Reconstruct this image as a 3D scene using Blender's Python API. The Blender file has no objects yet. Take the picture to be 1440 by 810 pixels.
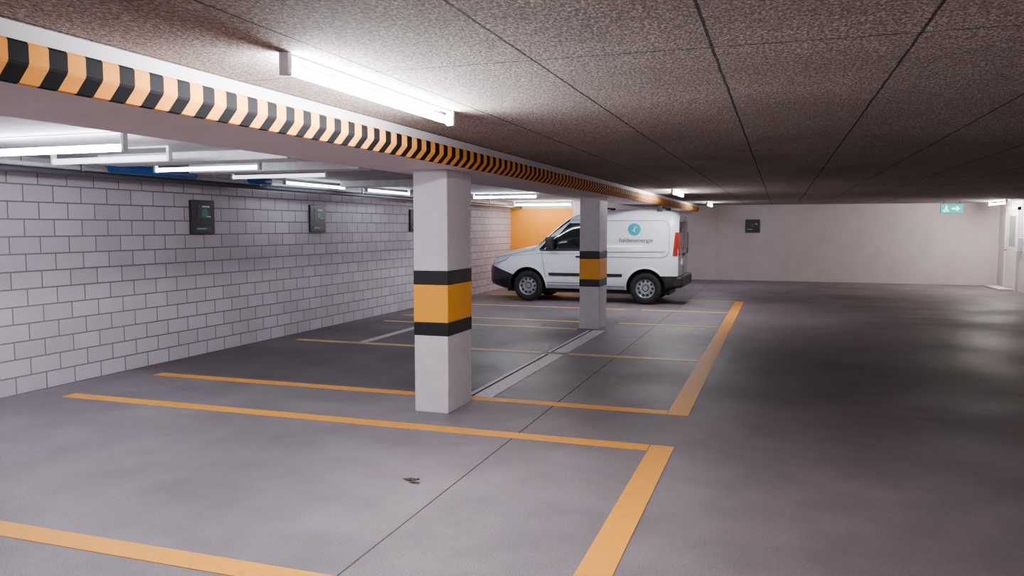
import bpy, bmesh, math, random
from mathutils import Vector, Matrix
random.seed(4)
scene = bpy.context.scene
scene.view_settings.view_transform = 'AgX'
scene.view_settings.look = 'None'
scene.view_settings.exposure = 1.15

def L(c):
    return tuple(((v/255)/12.92 if v/255 <= 0.04045 else ((v/255+0.055)/1.055)**2.4) for v in c) + (1.0,)

# ------------------------------------------------------------------ materials
class NT:
    def __init__(s, name):
        s.m = bpy.data.materials.new(name); s.m.use_nodes = True
        s.t = s.m.node_tree; s.n = s.t.nodes; s.b = s.n['Principled BSDF']
    def new(s, typ, **kw):
        nd = s.n.new(typ)
        for k, v in kw.items(): setattr(nd, k, v)
        return nd
    def link(s, a, b): s.t.links.new(a, b)
    def val(s, sock, v):
        if hasattr(v, 'is_linked') or isinstance(v, bpy.types.NodeSocket): s.link(v, sock)
        else: sock.default_value = v
    def math(s, op, a, b=0.0, c=None, clamp=False):
        nd = s.new('ShaderNodeMath', operation=op); nd.use_clamp = clamp
        s.val(nd.inputs[0], a); s.val(nd.inputs[1], b)
        if c is not None: s.val(nd.inputs[2], c)
        return nd.outputs[0]
    def mix(s, f, a, b, blend='MIX'):
        nd = s.new('ShaderNodeMix', data_type='RGBA', blend_type=blend)
        s.val(nd.inputs[0], f); s.val(nd.inputs[6], a); s.val(nd.inputs[7], b)
        return nd.outputs[2]
    def coord(s):
        return s.new('ShaderNodeTexCoord').outputs['Object']
    def xyz(s):
        sp = s.new('ShaderNodeSeparateXYZ'); s.link(s.coord(), sp.inputs[0]); return sp.outputs
    def noise(s, scale, detail=4, rough=0.55, vec=None):
        nd = s.new('ShaderNodeTexNoise'); nd.inputs['Scale'].default_value = scale
        nd.inputs['Detail'].default_value = detail; nd.inputs['Roughness'].default_value = rough
        s.link(vec if vec else s.coord(), nd.inputs['Vector']); return nd.outputs['Fac']
    def ramp(s, f, stops):
        nd = s.new('ShaderNodeValToRGB'); cr = nd.color_ramp
        while len(cr.elements) < len(stops): cr.elements.new(0.5)
        for e, (p, c) in zip(cr.elements, stops):
            e.position = p; e.color = c if len(c) == 4 else tuple(c)+(1,)
        s.link(f, nd.inputs[0]); return nd.outputs['Color']
    def mr(s, v, a, b, c=0.0, d=1.0):
        nd = s.new('ShaderNodeMapRange'); nd.interpolation_type = 'SMOOTHSTEP'
        s.val(nd.inputs[0], v)
        for i, k in enumerate((a, b, c, d)): nd.inputs[i+1].default_value = k
        return nd.outputs[0]
    def bump(s, h, strength=0.3, dist=0.01):
        nd = s.new('ShaderNodeBump'); nd.inputs['Strength'].default_value = strength
        nd.inputs['Distance'].default_value = dist; s.link(h, nd.inputs['Height'])
        s.link(nd.outputs[0], s.b.inputs['Normal'])

def simple(name, col, rough=0.5, metal=0.0, var=0.12, scale=12, bump=0.0, coat=0.0):
    k = NT(name); c = L(col)
    d = tuple(v*(1-var) for v in c[:3])+(1,); e = tuple(min(1, v*(1+var)) for v in c[:3])+(1,)
    n = k.noise(scale)
    k.link(k.ramp(n, [(0.3, d), (0.7, e)]), k.b.inputs['Base Color'])
    k.b.inputs['Roughness'].default_value = rough; k.b.inputs['Metallic'].default_value = metal
    k.b.inputs['Coat Weight'].default_value = coat
    if bump: k.bump(k.noise(scale*6), bump, 0.004)
    return k.m

def emis(name, col, strength, base=(255, 255, 255)):
    k = NT(name)
    k.b.inputs['Base Color'].default_value = L(base)
    k.b.inputs['Emission Color'].default_value = tuple(col)+(1,)
    k.b.inputs['Emission Strength'].default_value = strength
    return k.m

# floor
k = NT('floor_concrete'); o = k.xyz()
n1 = k.noise(0.55, 5, 0.55); n2 = k.noise(2.6, 6, 0.65); n3 = k.noise(110, 3, 0.8)
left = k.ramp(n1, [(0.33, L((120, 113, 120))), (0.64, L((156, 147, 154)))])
right = k.ramp(n1, [(0.33, L((112, 100, 104))), (0.65, L((140, 126, 129)))])  # brownish lane tone, with some of its dimness put into the colour
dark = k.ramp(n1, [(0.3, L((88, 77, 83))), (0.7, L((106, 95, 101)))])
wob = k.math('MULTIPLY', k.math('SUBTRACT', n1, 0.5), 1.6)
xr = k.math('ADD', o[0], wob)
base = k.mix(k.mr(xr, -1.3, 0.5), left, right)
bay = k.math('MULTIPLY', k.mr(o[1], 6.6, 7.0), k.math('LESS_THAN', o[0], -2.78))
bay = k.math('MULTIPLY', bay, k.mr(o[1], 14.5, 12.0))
base = k.mix(bay, base, dark)  # shade of the left bay put into the floor colour
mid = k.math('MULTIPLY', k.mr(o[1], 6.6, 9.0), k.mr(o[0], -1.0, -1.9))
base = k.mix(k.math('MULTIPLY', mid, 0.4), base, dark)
mot = k.mr(n2, 0.3, 0.7, 0.84, 1.1)
cmb = k.new('ShaderNodeCombineColor')
for i in range(3): k.link(mot, cmb.inputs[i])
base = k.mix(1.0, base, cmb.outputs[0], 'MULTIPLY')
base = k.mix(k.mr(n3, 0.35, 0.65, 0.0, 0.6), base, L((76, 68, 71)))
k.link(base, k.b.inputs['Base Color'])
n4 = k.noise(0.6, 2, 0.5)
k.link(k.mr(n4, 0.3, 0.7, 0.44, 0.6), k.b.inputs['Roughness'])
k.bump(n3, 0.3, 0.004)
M_floor = k.m

# wood-wool ceiling boards
def ceil_mat(name, c1, c2, c3):
    k = NT(name); o = k.xyz()
    mp = k.new('ShaderNodeMapping'); mp.inputs['Scale'].default_value = (1.0, 0.6, 1.0)
    k.link(k.coord(), mp.inputs[0])
    n = k.noise(85, 3, 0.85, mp.outputs[0]); m = k.noise(0.9, 5, 0.6)
    base = k.ramp(n, [(0.39, L(c1)), (0.52, L(c2)), (0.64, L(c3))])
    base = k.mix(k.mr(m, 0.35, 0.65, 0.0, 0.3), base, L(c1))
    def seam(c, pitch, off, w):
        f = k.math('FRACT', k.math('DIVIDE', k.math('ADD', c, off), pitch))
        d = k.math('ABSOLUTE', k.math('SUBTRACT', f, 0.5))
        return k.math('GREATER_THAN', d, 0.5-w/pitch)
    jit = k.math('MULTIPLY', k.math('SUBTRACT', k.noise(6, 2), 0.5), 0.012)
    sx = seam(k.math('ADD', o[0], jit), 0.71, 0.97+7.1, 0.006)
    sy = seam(k.math('ADD', o[1], jit), 4.2, -3.1+21, 0.005)
    s_ = k.math('MAXIMUM', sx, sy)
    base = k.mix(k.math('MULTIPLY', s_, 0.8), base, L((25, 20, 18)))
    k.link(base, k.b.inputs['Base Color']); k.b.inputs['Roughness'].default_value = 0.95
    k.b.inputs['Specular IOR Level'].default_value = 0.1
    k.bump(k.math('SUBTRACT', n, s_), 0.8, 0.01)
    return k.m
M_ceil = ceil_mat('woodwool_board', (114, 103, 99), (164, 152, 147), (224, 214, 209))
M_ceil_l = simple('painted_ceiling', (190, 186, 192), 0.9, var=0.08, scale=3, bump=0.4)

# block wall
k = NT('painted_block_wall'); o = k.xyz()
cv = k.new('ShaderNodeCombineXYZ'); k.link(o[1], cv.inputs[0]); k.link(o[2], cv.inputs[1])
br = k.new('ShaderNodeTexBrick'); k.link(cv.outputs[0], br.inputs['Vector'])
br.offset = 0.5; br.inputs['Scale'].default_value = 1.0
br.inputs['Brick Width'].default_value = 0.33; br.inputs['Row Height'].default_value = 0.168
br.inputs['Mortar Size'].default_value = 0.008; br.inputs['Mortar Smooth'].default_value = 0.3
br.inputs['Bias'].default_value = -0.2
br.inputs['Color1'].default_value = L((214, 206, 216)); br.inputs['Color2'].default_value = L((196, 187, 197))
br.inputs['Mortar'].default_value = L((130, 120, 126))
nn = k.noise(1.3, 5); n2 = k.noise(60, 3)
base = k.mix(k.mr(nn, 0.3, 0.7, 0.0, 0.25), br.outputs['Color'], L((168, 160, 167)))
k.link(base, k.b.inputs['Base Color']); k.b.inputs['Roughness'].default_value = 0.8
k.bump(k.math('ADD', k.math('MULTIPLY', br.outputs['Fac'], -1.0), k.math('MULTIPLY', n2, 0.35)), 0.8, 0.008)
M_block = k.m

M_wall = simple('rough_plaster', (214, 203, 202), 0.85, var=0.05, scale=2.5, bump=0.5)
M_beam = simple('painted_beam', (215, 208, 213), 0.7, var=0.05, scale=4, bump=0.3)
M_col = simple('column_white_paint', (214, 208, 214), 0.6, var=0.07, scale=9, bump=0.5)
M_orange = simple('orange_paint', (255, 170, 20), 0.5, var=0.06, scale=6, bump=0.15)
M_black = simple('black_paint', (14, 14, 18), 0.5, var=0.1)
M_joint = simple('dark_joint', (72, 64, 66), 0.9)
M_owall = simple('orange_wall_paint', (255, 162, 0), 0.7, var=0.04, scale=2)

def paint(name, col, under, lo, hi):
    k = NT(name)
    n = k.noise(14, 6, 0.75); m = k.noise(1.5, 3)
    f = k.mr(k.math('ADD', n, k.math('MULTIPLY', m, 0.4)), lo, hi)
    k.link(k.mix(f, L(under), L(col)), k.b.inputs['Base Color'])
    k.b.inputs['Roughness'].default_value = 0.5
    return k.m
M_yel = paint('yellow_line_paint', (255, 170, 38), (220, 148, 62), 0.4, 0.7)
M_yelw = paint('yellow_line_paint_worn', (240, 198, 124), (172, 146, 116), 0.45, 0.8)
M_wht = paint('white_line_paint', (222, 218, 222), (172, 165, 168), 0.45, 0.8)

# guard stripes
k = NT('guard_stripes'); o = k.xyz()
f = k.math('FRACT', k.math('DIVIDE', k.math('ADD', o[1], 20.0), 0.15))
st = k.math('GREATER_THAN', f, 0.5)
k.link(k.mix(st, L((10, 10, 14)), L((252, 160, 58))), k.b.inputs['Base Color'])
k.b.inputs['Roughness'].default_value = 0.8
k.b.inputs['Specular IOR Level'].default_value = 0.2
M_guard = k.m

M_tube = emis('tube_glow', (0.94, 0.95, 1.0), 200)
M_tube_b = emis('tube_glow_fill', (0.98, 0.95, 1.0), 72)
M_tube_l = emis('tube_glow_cool', (0.88, 0.91, 1.0), 50)
M_tube_dim = emis('tube_glow_dim', (0.85, 0.92, 1.0), 6)
M_tube_faint = emis('tube_glow_faint', (0.9, 0.93, 1.0), 1.2)
M_tube_far = emis('tube_glow_far', (0.95, 0.95, 1.0), 120)
M_tube_warm = emis('tube_glow_warm', (1.0, 0.95, 0.93), 120)
M_tube_bay = emis('tube_glow_bay_end', (1.0, 0.92, 0.86), 40)
M_house = simple('lamp_housing_white', (225, 225, 228), 0.4)
M_metal = simple('galvanised', (120, 120, 126), 0.4, 0.8)
M_dpipe = simple('dark_pipe', (70, 70, 78), 0.5)
M_blue = simple('blue_pipe', (30, 95, 175), 0.4)

# ------------------------------------------------------------------ geometry helpers
def mesh_obj(name, verts, faces, mats, parent=None, fm=None, smooth=False, loc=None):
    me = bpy.data.meshes.new(name); me.from_pydata([tuple(v) for v in verts], [], faces)
    if not isinstance(mats, (list, tuple)): mats = [mats]
    for m in mats: me.materials.append(m)
    if fm:
        for p, i in zip(me.polygons, fm): p.material_index = i
    for p in me.polygons: p.use_smooth = smooth
    me.update()
    ob = bpy.data.objects.new(name, me); scene.collection.objects.link(ob)
    if loc: ob.location = loc
    if parent: ob.parent = parent
    return ob

def recalc(ob):
    bm = bmesh.new(); bm.from_mesh(ob.data); bmesh.ops.recalc_face_normals(bm, faces=bm.faces[:])
    bm.to_mesh(ob.data); bm.free()

BF = [(0,3,2,1),(4,5,6,7),(0,1,5,4),(1,2,6,5),(2,3,7,6),(3,0,4,7)]
def bv(x0,x1,y0,y1,z0,z1):
    return [(x0,y0,z0),(x1,y0,z0),(x1,y1,z0),(x0,y1,z0),(x0,y0,z1),(x1,y0,z1),(x1,y1,z1),(x0,y1,z1)]
def box(name, b, mat, parent=None, bevel=0.0):
    ob = mesh_obj(name, bv(*b), BF, mat, parent)
    if bevel:
        md = ob.modifiers.new('bev', 'BEVEL'); md.width = bevel; md.segments = 2
    return ob
def boxes(name, bl, mats, parent=None, fm=None, bevel=0):
    vs, fs, fi = [], [], []
    for i, b in enumerate(bl):
        n = len(vs); vs += bv(*b); fs += [tuple(q+n for q in f) for f in BF]
        fi += [fm[i] if fm else 0]*6
    ob = mesh_obj(name, vs, fs, mats, parent, fi)
    if bevel:
        md = ob.modifiers.new('bev', 'BEVEL'); md.width = bevel; md.segments = 2
    return ob
def empty(name, loc=(0,0,0)):
    e = bpy.data.objects.new(name, None); e.location = loc; scene.collection.objects.link(e); return e
def cyl(name, p0, p1, r, mat, parent=None, seg=16, smooth=True):
    p0, p1 = Vector(p0), Vector(p1); d = (p1-p0); q = d.to_track_quat('Z', 'Y')
    vs = []
    for p in (p0, p1):
        for i in range(seg):
            a = 2*math.pi*i/seg
            vs.append(p + q @ Vector((r*math.cos(a), r*math.sin(a), 0)))
    fs = [(i, (i+1)%seg, seg+(i+1)%seg, seg+i) for i in range(seg)]
    fs += [tuple(range(seg))[::-1], tuple(range(seg, 2*seg))]
    ob = mesh_obj(name, vs, fs, mat, parent, smooth=False)
    if smooth:
        for p in ob.data.polygons[:seg]: p.use_smooth = True
    return ob

# ------------------------------------------------------------------ room
XL, XR, YB, YF, ZC = -6.88, 5.7, -9.0, 24.7, 2.28
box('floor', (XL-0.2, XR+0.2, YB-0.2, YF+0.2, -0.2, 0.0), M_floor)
boxes('ceiling', [(-3.0, XR+0.2, YB-0.2, YF+0.2, ZC, ZC+0.2), (XL-0.2, -3.0, YB-0.2, YF+0.2, ZC, ZC+0.2)], [M_ceil, M_ceil_l], fm=[0, 1])
box('wall_left', (XL-0.2, XL, YB, 20.0, 0, ZC), M_block)
box('wall_back', (-2.95, XR, YF, YF+0.2, 0, ZC), M_wall)
box('wall_right', (XR, XR+0.2, YB, YF, 0, ZC), M_wall)
box('wall_front', (XL, XR, YB-0.2, YB, 0, ZC), M_wall)
boxes('wall_bay_end', [(XL, -5.15, 20.0, 20.2, 0, 2.1), (XL-0.2, -5.15, 20.0, 20.2, 2.1, ZC), (-5.15, -2.95, 20.0, 20.2, 0, ZC),
                       (-3.15, -2.95, 20.2, YF, 0, ZC)], [M_owall, M_beam], fm=[0, 1, 1, 1])
box('wall_pier', (-2.95, -1.85, YF-0.10, YF, 0, ZC), M_wall)

# beam and edge guard
box('ceiling_beam', (-3.25, -2.412, YB, YF, 2.09, ZC), M_beam)
prof = [(-2.412,2.212),(-2.372,2.212),(-2.365,2.202),(-2.365,2.142),(-2.37,2.132),(-2.415,2.082),(-2.43,2.078),(-2.45,2.0895),(-2.412,2.0895)]
n = len(prof)
vs = [(x, y, z) for y in (YB, YF-0.12) for x, z in prof]
fs = [(i, (i+1)%n, n+(i+1)%n, n+i) for i in range(n)]+[tuple(range(n)), tuple(range(n, 2*n))]
recalc(mesh_obj('beam_edge_guard', vs, fs, M_guard))

# columns
def column(y0, y1):
    x0, x1 = -2.98, -2.665
    segs = [(0.0, 0.67, 0, 1), (0.67, 0.785, 0.004, 2), (0.785, 1.11, 0.004, 0), (1.11, 1.23, 0.004, 2), (1.23, 2.09, 0, 1)]
    bl = [(x0-e, x1+e, y0-e, y1+e, a, b) for a, b, e, m in segs]
    boxes('concrete_column', bl, [M_orange, M_col, M_black], fm=[m for *_, m in segs], bevel=0.006)
column(6.09, 6.63); column(12.0, 12.57); column(18.1, 18.67)
column(-5.8, -5.2)

# ------------------------------------------------------------------ floor markings
z0, z1, w = 0.0005, 0.004, 0.075
def pl(b, m): box('parking_line', b, m)
def tr(y, m=M_yel, xa=-6.4, xb=-0.87, hw=w): pl((xa, xb, y-hw, y+hw, z0, z1), m)
tr(2.95); tr(5.6); tr(6.735, hw=0.068); tr(0.2)
pl((-0.86, -0.69, 0.3, 5.675, z0, z1), M_yel)
pl((-0.88, -0.70, 6.667, 17.5, z0, z1), M_yel)
for y, h in ((9.5, .06), (12.85, .055), (15.1, .06), (17.5, .06)):
    tr(y, M_yelw, -6.5, -2.84, h); tr(y, M_yelw, -2.50, -0.9, h)
tr(11.92, M_yelw, -6.4, -3.0, 0.055)
def wl(b): box('white_parking_line', b, M_wht)
for a, b in ((6.82, 9.42), (9.58, 11.85)):
    wl((-2.72, -2.53, a, b, z0, z1)); box('drain_channel', (-2.80, -2.755, a, b, 0.0003, 0.003), M_wht)
    box('drain_slot', (-2.752, -2.724, a, b, 0.0003, 0.002), M_joint)
wl((-5.55, -5.42, 9.6, 11.85, z0, z1))
box('floor_expansion_joint', (-1.896, -1.884, YB, 24.5, 0.0002, 0.0004), M_joint)

# dead leaves
vs, fs = [], []
for (cx, cy, s, r) in [(-2.19, 4.38, 0.035, 0.3), (-2.13, 4.34, 0.034, 1.3), (-2.15, 4.40, 0.02, 2.2)]:
    b = len(vs); N = 10
    vs.append((cx, cy, 0.006))
    for i in range(N):
        a = 2*math.pi*i/N; rr = s*(1 if i % 2 else 0.7)
        vs.append((cx+rr*math.cos(a+r)*1.3, cy+rr*math.sin(a+r)*0.8, 0.003+0.008*(i % 3)/2))
    fs += [(b, b+1+i, b+1+(i+1)%N) for i in range(N)]
mesh_obj('dead_leaf', vs, fs, simple('leaf_brown', (70, 56, 50), 0.8))

# ------------------------------------------------------------------ tube lamps
def tube(p0, p1, mat, z=2.20, r=0.021):
    p0, p1 = Vector((p0[0], p0[1], z)), Vector((p1[0], p1[1], z)); d = (p1-p0).normalized()
    c = (p0+p1)/2; e = empty('fluorescent_lamp', c)
    cyl('tube', p0-c, p1-c, r, mat, e, 10)
    ax = abs(d.x) > 0.5
    for s, nm in ((-1, 'socket_1'), (1, 'socket_2')):
        q = d*(s*((p1-p0).length/2+0.012))
        if ax: b = (q.x-0.014, q.x+0.014, -0.022, 0.022, -0.028, ZC-z)
        else:  b = (-0.022, 0.022, q.y-0.014, q.y+0.014, -0.028, ZC-z)
        box(nm, b, M_house, e, 0.004)
    ll = (p1-p0).length/2
    if ax: b = (-ll, ll, -0.012, 0.012, ZC-z-0.012, ZC-z)
    else:  b = (-0.012, 0.012, -ll, ll, ZC-z-0.012, ZC-z)
    box('batten', b, M_house, e, 0.003)
XT = -1.84
tube((XT, 2.66), (XT, 4.25), M_tube, 2.22)
tube((XT, 14.2), (XT, 15.75), M_tube_far, 2.225)
tube((-5.95, 4.4), (-4.42, 4.4), M_tube_l, 2.165, 0.026)
tube((-5.95, -0.2), (-4.42, -0.2), M_tube_l)
tube((-6.1, 5.3), (-4.85, 5.3), M_tube_faint, 2.18, 0.026)
tube((-6.1, 6.5), (-4.85, 6.5), M_tube_dim, 2.19)
tube((-6.1, 7.7), (-4.85, 7.7), M_tube_faint, 2.19)
tube((-6.3, 9.0), (-6.3, 10.5), M_tube_dim); tube((-6.3, 11.2), (-6.3, 12.7), M_tube_dim)
tube((-5.8, 14.6), (-4.5, 14.6), M_tube_l)
tube((-6.5, 19.2), (-5.0, 19.2), M_tube_bay, 2.18)
tube((5.2, 22.0), (5.2, 23.6), M_tube_warm)
tube((-1.82, 21.0), (-1.82, 22.5), M_tube_l)
# unseen fill tubes added behind the viewpoint to brighten lane and ceiling
tube((0.6, -1.6), (2.1, -1.6), M_tube_b)
tube((2.9, -1.6), (4.4, -1.6), M_tube_b)
tube((0.6, -5.5), (2.1, -5.5), M_tube_b)

# ceiling services in the left bay
e = empty('ceiling_pipework')
cyl('heating_pipe', (-6.55, 1, 2.13), (-6.55, 19.9, 2.13), 0.03, M_dpipe, e)
cyl('water_pipe', (-6.68, 1, 2.2), (-6.68, 19.9, 2.2), 0.022, M_house, e)
cyl('blue_pipe_1', (-6.4, 6.2, 2.2), (-6.4, 7.4, 2.2), 0.045, M_blue, e)
cyl('blue_pipe_2', (-6.4, 8.4, 2.2), (-6.4, 8.8, 2.2), 0.045, M_blue, e)
for i, y in enumerate((3, 6, 8.8, 11.5, 14.5, 17.5)):
    box('hanger_%d' % i, (-6.56, -6.54, y-0.015, y+0.015, 2.15, ZC), M_metal, e)
for i, y in enumerate((5.9, 7.1, 10.2)):
    box('duct_panel_%d' % i, (-6.1, -4.0, y-0.14, y+0.14, 2.19, ZC), M_house, e, 0.01)

# ------------------------------------------------------------------ signs
M_sframe = simple('sign_black', (26, 28, 34), 0.35)
M_sgrey = simple('sign_grey', (58, 66, 74), 0.4)
M_sgreen = simple('sign_green', (30, 140, 118), 0.4)
M_swhite = simple('sign_white', (220, 225, 225), 0.4)
def bay_sign(y, z):
    e = empty('parking_bay_sign', (XL+0.02, y, z)); s = 0.21
    box('board', (-0.02, 0.02, -s, s, -s, s), M_sframe, e, 0.008)
    boxes('print', [(0.02, 0.024, -0.10, 0.12, -0.02, 0.15), (0.02, 0.024, -0.15, 0.15, -0.17, -0.12)], M_sgrey, e)
    cyl('symbol', (0.02, 0.02, 0.05), (0.028, 0.02, 0.05), 0.055, M_sgreen, e, 20)
    boxes('lettering', [(0.024, 0.027, -0.02, 0.11, 0.12, 0.14), (0.024, 0.027, 0.06, 0.13, 0.0, 0.012), (0.024, 0.027, -0.12, 0.04, -0.15, -0.14)], M_swhite, e)
bay_sign(8.04, 1.73); bay_sign(10.62, 1.74); bay_sign(14.07, 1.74)
e = empty('wall_notice_board', (-0.79, YF-0.02, 1.64))
box('board', (-0.21, 0.21, -0.02, 0.02, -0.2, 0.2), M_sframe, e, 0.008)
box('print', (-0.08, 0.05, -0.025, -0.02, -0.02, 0.1), M_sgrey, e)
boxes('lettering', [(-0.15, 0.0, -0.028, -0.02, -0.1, -0.085), (0.08, 0.14, -0.028, -0.02, 0.05, 0.08)], M_swhite, e)

# exit sign
e = empty('exit_sign', (4.02, 22.0, 2.07))
M_exit = emis('exit_green', (0.0, 0.80, 0.74), 0.6, (0, 150, 140))
M_exitw = emis('exit_white', (0.8, 1.0, 0.97), 1.5)
box('housing', (-0.25, 0.25, -0.03, 0.03, -0.12, 0.12), M_house, e, 0.008)
box('face', (-0.24, 0.24, -0.036, -0.03, -0.11, 0.11), M_exit, e)
ar = [(0.19,0),(0.10,0.07),(0.10,0.025),(0.0,0.025),(0.0,-0.025),(0.10,-0.025),(0.10,-0.07)]
mesh_obj('arrow', [(x, -0.038, z) for x, z in ar], [tuple(range(7))[::-1]], M_exitw, e)
boxes('running_figure', [(-0.13,-0.10,-0.039,-0.036,0.04,0.075), (-0.15,-0.10,-0.039,-0.036,-0.03,0.035), (-0.19,-0.14,-0.039,-0.036,-0.08,-0.035), (-0.11,-0.07,-0.039,-0.036,-0.08,-0.03)], M_exitw, e)
boxes('rods', [(-0.18,-0.17,-0.005,0.005,0.12,0.21),(0.17,0.18,-0.005,0.005,0.12,0.21)], M_metal, e)

# door on right wall
M_door = simple('door_white', (222, 216, 216), 0.45, var=0.03)
M_glass = simple('wired_glass', (120, 128, 134), 0.15)
e = empty('door_1', (XR, 23.3, 0))
boxes('frame', [(-0.06,0.02,-0.60,-0.50,0,2.12),(-0.06,0.02,0.50,0.60,0,2.12),(-0.06,0.02,-0.60,0.60,2.04,2.14)], M_door, e)
boxes('leaf', [(-0.04,0.01,-0.50,0.50,0.03,1.1),(-0.04,0.01,-0.50,-0.34,1.1,2.04),(-0.04,0.01,0.34,0.50,1.1,2.04),(-0.04,0.01,-0.34,0.34,1.9,2.04)], M_door, e)
box('pane', (-0.02,0.0,-0.34,0.34,1.1,1.9), M_glass, e)
boxes('handle', [(-0.08,-0.04,0.40,0.42,1.0,1.03),(-0.10,-0.08,0.30,0.42,1.0,1.03)], M_metal, e)
box('switch_box', (XR-0.10, XR, 22.45, 22.62, 1.0, 1.35), M_house, None, 0.01)
box('door_step', (5.25, XR-0.11, 22.6, 24.0, 0.0, 0.05), M_wall, None, 0.005)
box('conduit', (XR-0.03, XR, 22.52, 22.55, 1.36, ZC), M_house)

# ------------------------------------------------------------------ delivery van
van = empty('delivery_van', (-6.12, 17.06, 0))
k = NT('van_body_paint'); o = k.xyz(); x, z = o[0], o[2]
front = k.math('MULTIPLY', k.math('LESS_THAN', z, k.math('SUBTRACT', 0.80, k.math('MULTIPLY', x, 0.36))), k.math('LESS_THAN', x, 0.75))
rear = k.math('MULTIPLY', k.math('LESS_THAN', z, 0.60), k.math('GREATER_THAN', x, 3.72))
sill = k.math('LESS_THAN', z, 0.29)
mask = k.math('MAXIMUM', k.math('MAXIMUM', front, rear), sill)
k.link(k.mix(mask, L((228, 232, 242)), L((26, 26, 30))), k.b.inputs['Base Color'])
k.b.inputs['Roughness'].default_value = 0.3; k.b.inputs['Coat Weight'].default_value = 0.5
M_van = k.m
M_rub = simple('black_plastic', (24, 24, 27), 0.55)
M_tyre = simple('tyre_rubber', (22, 22, 24), 0.75, bump=0.3)
M_rim = simple('wheel_silver', (150, 152, 160), 0.4, 0.5)
k = NT('van_glass'); k.b.inputs['Base Color'].default_value = L((18, 24, 28)); k.b.inputs['Roughness'].default_value = 0.06
k.b.inputs['Coat Weight'].default_value = 0.6; M_vg = k.m
M_seam = simple('panel_gap', (110, 112, 120), 0.7)
M_red = simple('tail_light_red', (150, 40, 34), 0.2, coat=0.5)
M_lens = simple('headlight_lens', (205, 212, 220), 0.12, coat=0.8)
M_teal = simple('logo_teal', (10, 160, 182), 0.4)
M_txt = simple('logo_text_grey', (90, 105, 115), 0.4)

def lerp_tab(tab, x):
    if x <= tab[0][0]: return tab[0][1]
    for (a, va), (b, vb) in zip(tab, tab[1:]):
        if x <= b:
            t = (x-a)/(b-a); return va+(vb-va)*t
    return tab[-1][1]
def sm(tab):
    def f(x):
        return sum(lerp_tab(tab, x+d) for d in (-0.03, -0.015, 0, 0.015, 0.03))/5
    return f
ZT = sm([(0,.82),(.03,.87),(.1,.965),(.2,1.03),(.4,1.09),(.7,1.15),(.95,1.20),(1.12,1.25),(1.3,1.40),(1.55,1.61),(1.8,1.80),(1.92,1.87),(2.1,1.92),(2.4,1.955),(2.9,1.98),(3.5,1.98),(3.9,1.96),(4.05,1.93),(4.12,1.89),(4.16,1.84)])
WD = sm([(0,.60),(.03,.67),(.1,.75),(.25,.83),(.5,.88),(.9,.90),(3.7,.90),(4.0,.885),(4.1,.865),(4.16,.83)])
NE = sm([(0,3.4),(1.0,4.4),(1.3,5.2),(2.0,6.4),(4.16,7.0)])
ZB = sm([(0,.30),(.3,.22),(3.8,.22),(4.16,.34)])
def tum(z): return 1-0.08*(max(0, z-1.0)/0.95)**1.4
def P(x, th, off=0.0):
    def raw(x, th):
        zt, zb, W, n = ZT(x), ZB(x), WD(x), NE(x)
        c, s = math.cos(th), math.sin(th)
        H = (zt-zb)/2; z = (zt+zb)/2+H*math.copysign(abs(s)**(2/n), s)
        y = W*math.copysign(abs(c)**(2/n), c)*tum(z)
        return Vector((x, y, z))
    p = raw(x, th)
    if off:
        x2 = min(max(x, 0.01), 4.15)
        a = raw(x2+0.01, th)-raw(x2-0.01, th); b = raw(x, th+0.01)-raw(x, th-0.01)
        nrm = b.cross(a)
        if nrm.length > 1e-9:
            nrm.normalize()
            if nrm.dot(Vector((0, p.y, p.z-1.0))) < 0: nrm = -nrm
            p = p+nrm*off
    return p
def S(x, z, side=-1, off=0.0):
    zt, zb, n = ZT(x), ZB(x), NE(x)
    H = (zt-zb)/2; r = (z-(zt+zb)/2)/H; r = max(-0.9999, min(0.9999, r))
    th = math.asin(math.copysign(abs(r)**(n/2), r))
    if side < 0: th = math.pi-th
    return P(x, th, off)
xs = [0, .01, .03, .06, .1]+[.15+.05*i for i in range(79)]+[4.09, 4.115, 4.135, 4.15, 4.16]
xs = sorted(set(round(v, 4) for v in xs if v <= 4.16)); RN = 72
vs, fs = [], []
for x in xs:
    for i in range(RN): vs.append(P(x, 2*math.pi*i/RN+0.0001))
for i in range(len(xs)-1):
    for j in range(RN):
        a = i*RN+j; b = i*RN+(j+1)%RN
        fs.append((a, b, b+RN, a+RN))
fs.append(tuple(range(RN))); fs.append(tuple(range((len(xs)-1)*RN, len(xs)*RN)))
body = mesh_obj('body', vs, fs, [M_van, M_rub], van, smooth=True)
recalc(body)
WX = (0.94, 3.50); WR = 0.335
for wx in WX:
    for s in (-1, 1):
        c = cyl('arch_cut', (wx, s*0.52, 0.35), (wx, s*1.1, 0.35), 0.405, M_rub, None, 48)
        c.location = van.location
        recalc(c)
        bpy.context.view_layer.update()
        md = body.modifiers.new('arch', 'BOOLEAN'); md.object = c; md.operation = 'DIFFERENCE'; md.solver = 'EXACT'
        try: md.material_mode = 'TRANSFER'
        except Exception: pass
bpy.context.view_layer.update()
dg = bpy.context.evaluated_depsgraph_get()
nm = bpy.data.meshes.new_from_object(body.evaluated_get(dg))
body.modifiers.clear(); body.data = nm
for ob in [o_ for o_ in bpy.data.objects if o_.name.startswith('arch_cut')]: bpy.data.objects.remove(ob)
md = body.modifiers.new('es', 'EDGE_SPLIT'); md.split_angle = math.radians(38)

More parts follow.
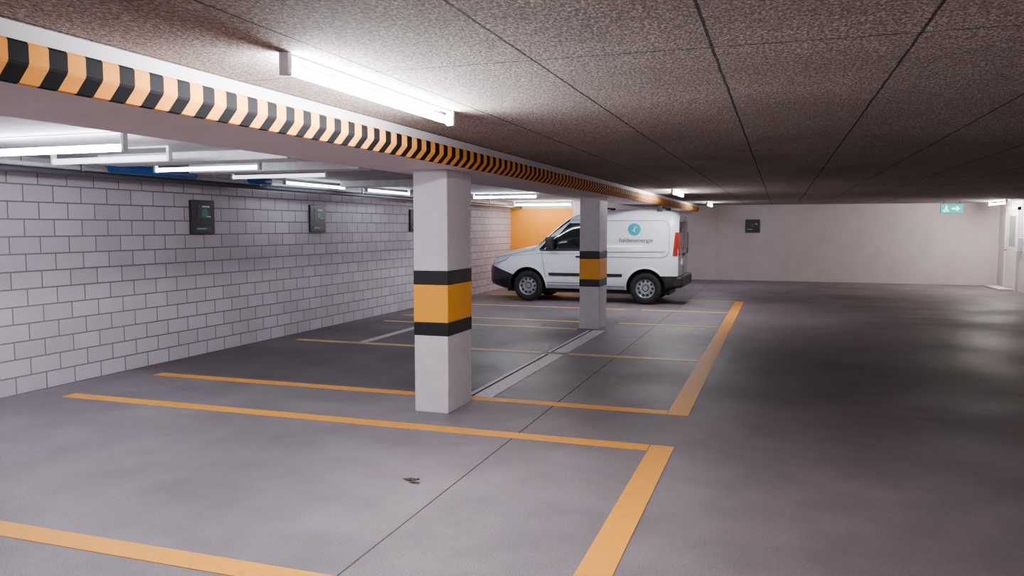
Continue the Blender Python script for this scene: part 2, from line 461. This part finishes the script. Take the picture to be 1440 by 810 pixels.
def quad_patch(name, c, mat, side=-1, off=0.006, n=14):
    bl, br_, tr_, tl = c; vs, fs = [], []
    for j in range(n+1):
        for i in range(n+1):
            u, v = i/n, j/n
            x = (1-v)*((1-u)*bl[0]+u*br_[0])+v*((1-u)*tl[0]+u*tr_[0])
            z = (1-v)*((1-u)*bl[1]+u*br_[1])+v*((1-u)*tl[1]+u*tr_[1])
            vs.append(S(x, z, side, off))
    for j in range(n):
        for i in range(n):
            a = j*(n+1)+i; fs.append((a, a+1, a+n+2, a+n+1))
    return mesh_obj(name, vs, fs, mat, van, smooth=True)
def strip(name, pts, mat, side=-1, w=0.012, off=0.003):
    d = []
    for a, b in zip(pts, pts[1:]):
        m = max(2, int(math.hypot(b[0]-a[0], b[1]-a[1])/0.04))
        for i in range(m): d.append((a[0]+(b[0]-a[0])*i/m, a[1]+(b[1]-a[1])*i/m))
    d.append(pts[-1]); vs, fs = [], []
    for i, p in enumerate(d):
        q0 = d[max(0, i-1)]; q1 = d[min(len(d)-1, i+1)]
        tx, tz = q1[0]-q0[0], q1[1]-q0[1]; l = math.hypot(tx, tz); nx, nz = -tz/l*w/2, tx/l*w/2
        vs += [S(p[0]+nx, p[1]+nz, side, off), S(p[0]-nx, p[1]-nz, side, off)]
    for i in range(len(d)-1): fs.append((2*i, 2*i+1, 2*i+3, 2*i+2))
    return mesh_obj(name, vs, fs, mat, van)
def rr(x0, x1, z0, z1, r, n=5):
    out = []
    for cx, cz, a0 in ((x1-r, z1-r, 0), (x0+r, z1-r, 90), (x0+r, z0+r, 180), (x1-r, z0+r, 270)):
        for i in range(n+1):
            a = math.radians(a0+90*i/n); out.append((cx+r*math.cos(a), cz+r*math.sin(a)))
    return out+[out[0]]
for s, t in ((-1, 'near'), (1, 'far')):
    quad_patch('door_window_'+t, ((1.34,1.13),(2.16,1.14),(2.14,1.69),(1.86,1.69)), M_vg, s)
    quad_patch('quarter_window_'+t, ((1.20,1.13),(1.31,1.13),(1.60,1.44),(1.44,1.38)), M_vg, s)
    strip('window_trim_'+t, [(1.22,1.11),(2.18,1.12)], M_rub, s, 0.03, 0.008)
    strip('door_gap_'+t, [(1.26,1.09),(1.30,0.8),(1.36,0.42),(2.22,0.42),(2.26,0.8),(2.26,1.72),(2.15,1.76),(1.9,1.76)], M_seam, s)
    strip('side_moulding_'+t, [(1.42,0.60),(2.20,0.60)], M_rub, s, 0.065, 0.014)
    strip('side_moulding_rear_'+t, [(2.34,0.60),(3.02,0.60)], M_rub, s, 0.065, 0.014)
    strip('panel_recess_'+t, rr(2.42, 3.98, 0.98, 1.74, 0.16), M_seam, s, 0.014)
    strip('shoulder_crease_'+t, [(0.55,0.98),(1.2,1.04),(2.4,1.05)], M_seam, s, 0.008)
    strip('hood_gap_'+t, [(0.35,0.97),(0.7,1.04),(1.1,1.12)], M_seam, s, 0.012)
    strip('sill_line_'+t, [(1.38,0.36),(3.05,0.36)], M_seam, s, 0.012)
    strip('slider_rail_'+t, [(2.6,1.08),(3.9,1.10)], M_rub if s > 0 else M_seam, s, 0.02)
    quad_patch('headlight_'+t, ((.09,.78),(.44,.89),(.56,1.01),(.16,.93)), M_lens, s, 0.008)
    strip('headlight_rim_'+t, [(.09,.78),(.44,.89),(.56,1.01),(.16,.93),(.09,.78)], M_seam, s, 0.014, 0.010)
    quad_patch('tail_light_'+t, ((4.05,1.02),(4.15,1.02),(4.14,1.50),(4.09,1.50)), M_red, s, 0.014, 6)
    box('tail_lamp_body_'+t, (4.10, 4.185, min(s*0.72, s*0.83), max(s*0.72, s*0.83), 1.02, 1.50), M_red, van, 0.02)
    for wi, wx in enumerate(WX):
        vs, fs = [], []; N = 30
        for i in range(N+1):
            a = math.radians(-8+196*i/N)
            for r, off in ((0.400, 0.012), (0.432, 0.008), (0.445, -0.003)):
                px, pz = wx+r*math.cos(a), 0.35+r*math.sin(a)
                vs.append(S(px, max(pz, 0.26), s, off))
        for i in range(N):
            for j in range(2):
                a = i*3+j; fs.append((a, a+1, a+4, a+3))
        mesh_obj('arch_lip_%s_%d' % (t, wi), vs, fs, M_van, van, smooth=True)
    y0 = S(1.45, 1.2, s).y
    box('mirror_'+t, (1.40, 1.56, min(y0, y0+s*0.22)+s*0.02, max(y0, y0+s*0.22)+s*0.02, 1.16, 1.40), M_rub, van, 0.04)
    y1 = S(2.1, 0.98, s, 0.0).y
    box('door_handle_'+t, (2.02, 2.18, y1-0.02, y1+0.02, 0.965, 1.0), M_rub, van, 0.008)

vs, fs = [], []; n = 16
for i in range(n+1):
    x = 1.16+(1.86-1.16)*i/n
    for j in range(n+1):
        vs.append(P(x, math.radians(40)+math.radians(100)*j/n, 0.008))
for i in range(n):
    for j in range(n):
        a = i*(n+1)+j; fs.append((a, a+1, a+n+2, a+n+1))
mesh_obj('windscreen', vs, fs, M_vg, van, smooth=True)
boxes('grille', [(-0.03, 0.02, -0.45, 0.45, 0.42, 0.60), (-0.025, 0.02, -0.35, 0.35, 0.66, 0.74)], M_rub, van, bevel=0.01)
box('front_plate', (-0.045, -0.03, -0.26, 0.26, 0.46, 0.57), M_swhite, van)
box('rear_window_left', (4.155, 4.175, -0.66, -0.03, 1.14, 1.72), M_vg, van, 0.008)
box('rear_window_right', (4.155, 4.175, 0.03, 0.66, 1.14, 1.72), M_vg, van, 0.008)
box('rear_door_gap', (4.155, 4.168, -0.008, 0.008, 0.62, 1.76), M_seam, van)
box('rear_bumper', (3.98, 4.27, -0.84, 0.84, 0.36, 0.60), M_rub, van, 0.05)
box('rear_plate', (4.16, 4.18, -0.26, 0.26, 0.82, 0.93), M_swhite, van)
boxes('rear_door_handle', [(4.16, 4.20, -0.1, 0.1, 1.0, 1.06)], M_rub, van, bevel=0.01)
cyl('roof_bar_1', (3.75, -0.66, 2.03), (3.75, 0.66, 2.03), 0.022, M_rub, van, 10)
cyl('roof_bar_2', (2.5, -0.66, 2.02), (2.5, 0.66, 2.02), 0.022, M_rub, van, 10)
for i, xx in enumerate((2.5, 3.75)):
    for s in (-1, 1):
        box('roof_foot_%d_%d' % (i, s+1), (xx-0.05, xx+0.05, s*0.66-0.03, s*0.66+0.03, 1.88, 2.04), M_rub, van, 0.01)
yl_ = S(3.26, 1.58, -1).y
cyl('logo_disc', (3.26, yl_-0.012, 1.56), (3.26, yl_+0.03, 1.56), 0.13, M_teal, van, 32)
boxes('logo_mark', [(3.25, 3.275, yl_-0.016, yl_-0.010, 1.50, 1.62), (3.25, 3.32, yl_-0.016, yl_-0.010, 1.60, 1.62), (3.21, 3.275, yl_-0.016, yl_-0.010, 1.53, 1.55)], M_swhite, van)
cu = bpy.data.curves.new('logo_text', 'FONT'); cu.body = 'haldenenergie'; cu.size = 0.125; cu.align_x = 'CENTER'; cu.extrude = 0.002
cu.materials.append(M_txt)
to = bpy.data.objects.new('logo_text', cu); scene.collection.objects.link(to); to.parent = van
to.location = (3.30, S(3.3, 1.34, -1).y-0.012, 1.30); to.rotation_euler = (math.radians(88), 0, 0)

def lathe(name, prof, mat, cx, cz, side, parent, seg=40):
    vs, fs = [], []; m = len(prof)
    for i in range(seg):
        a = 2*math.pi*i/seg
        for r, y in prof: vs.append((cx+r*math.cos(a), side*y, cz+r*math.sin(a)))
    for i in range(seg):
        for j in range(m-1):
            a = i*m+j; b = ((i+1)%seg)*m+j
            fs.append((a, a+1, b+1, b))
    ob = mesh_obj(name, vs, fs, mat, parent, smooth=True); recalc(ob); return ob
for wi, wx in enumerate(WX):
    for s in (-1, 1):
        t = '%d_%s' % (wi, 'near' if s < 0 else 'far')
        lathe('tyre_'+t, [(.19,.66),(.30,.66),(.328,.68),(.335,.72),(.335,.80),(.328,.845),(.30,.868),(.24,.868),(.205,.855),(.19,.84),(.19,.66)], M_tyre, wx, .335, s, van)
        lathe('rim_'+t, [(.200,.86),(.19,.85),(.178,.825),(.15,.835),(.12,.845),(.09,.85),(.075,.83),(.06,.83),(.055,.855),(.0,.86)], M_rim, wx, .335, s, van)
        for h in range(10):
            a = 2*math.pi*h/10
            cyl('rim_hole_%s_%d' % (t, h), (wx+.145*math.cos(a), s*.80, .335+.145*math.sin(a)), (wx+.145*math.cos(a), s*.844, .335+.145*math.sin(a)), .028, M_rub, van, 10)
        cyl('hub_ring_'+t, (wx, s*.80, .335), (wx, s*.848, .335), .065, M_rub, van, 20)
        cyl('hub_cap_'+t, (wx, s*.80, .335), (wx, s*.862, .335), .045, M_rim, van, 20)
box('underbody', (0.35, 3.95, -0.5, 0.5, 0.18, 0.32), M_rub, van)

# ------------------------------------------------------------------ world + camera
w_ = bpy.data.worlds.new('World'); scene.world = w_; w_.use_nodes = True
w_.node_tree.nodes['Background'].inputs[0].default_value = (0.02, 0.02, 0.025, 1)
cam = bpy.data.cameras.new('Camera'); cam.lens = 1098/1440*36; cam.sensor_width = 36
co = bpy.data.objects.new('Camera', cam); scene.collection.objects.link(co)
co.location = (0, 0, 1.6); co.rotation_euler = (math.radians(90-4.43), 0, math.radians(18.9))
scene.camera = co
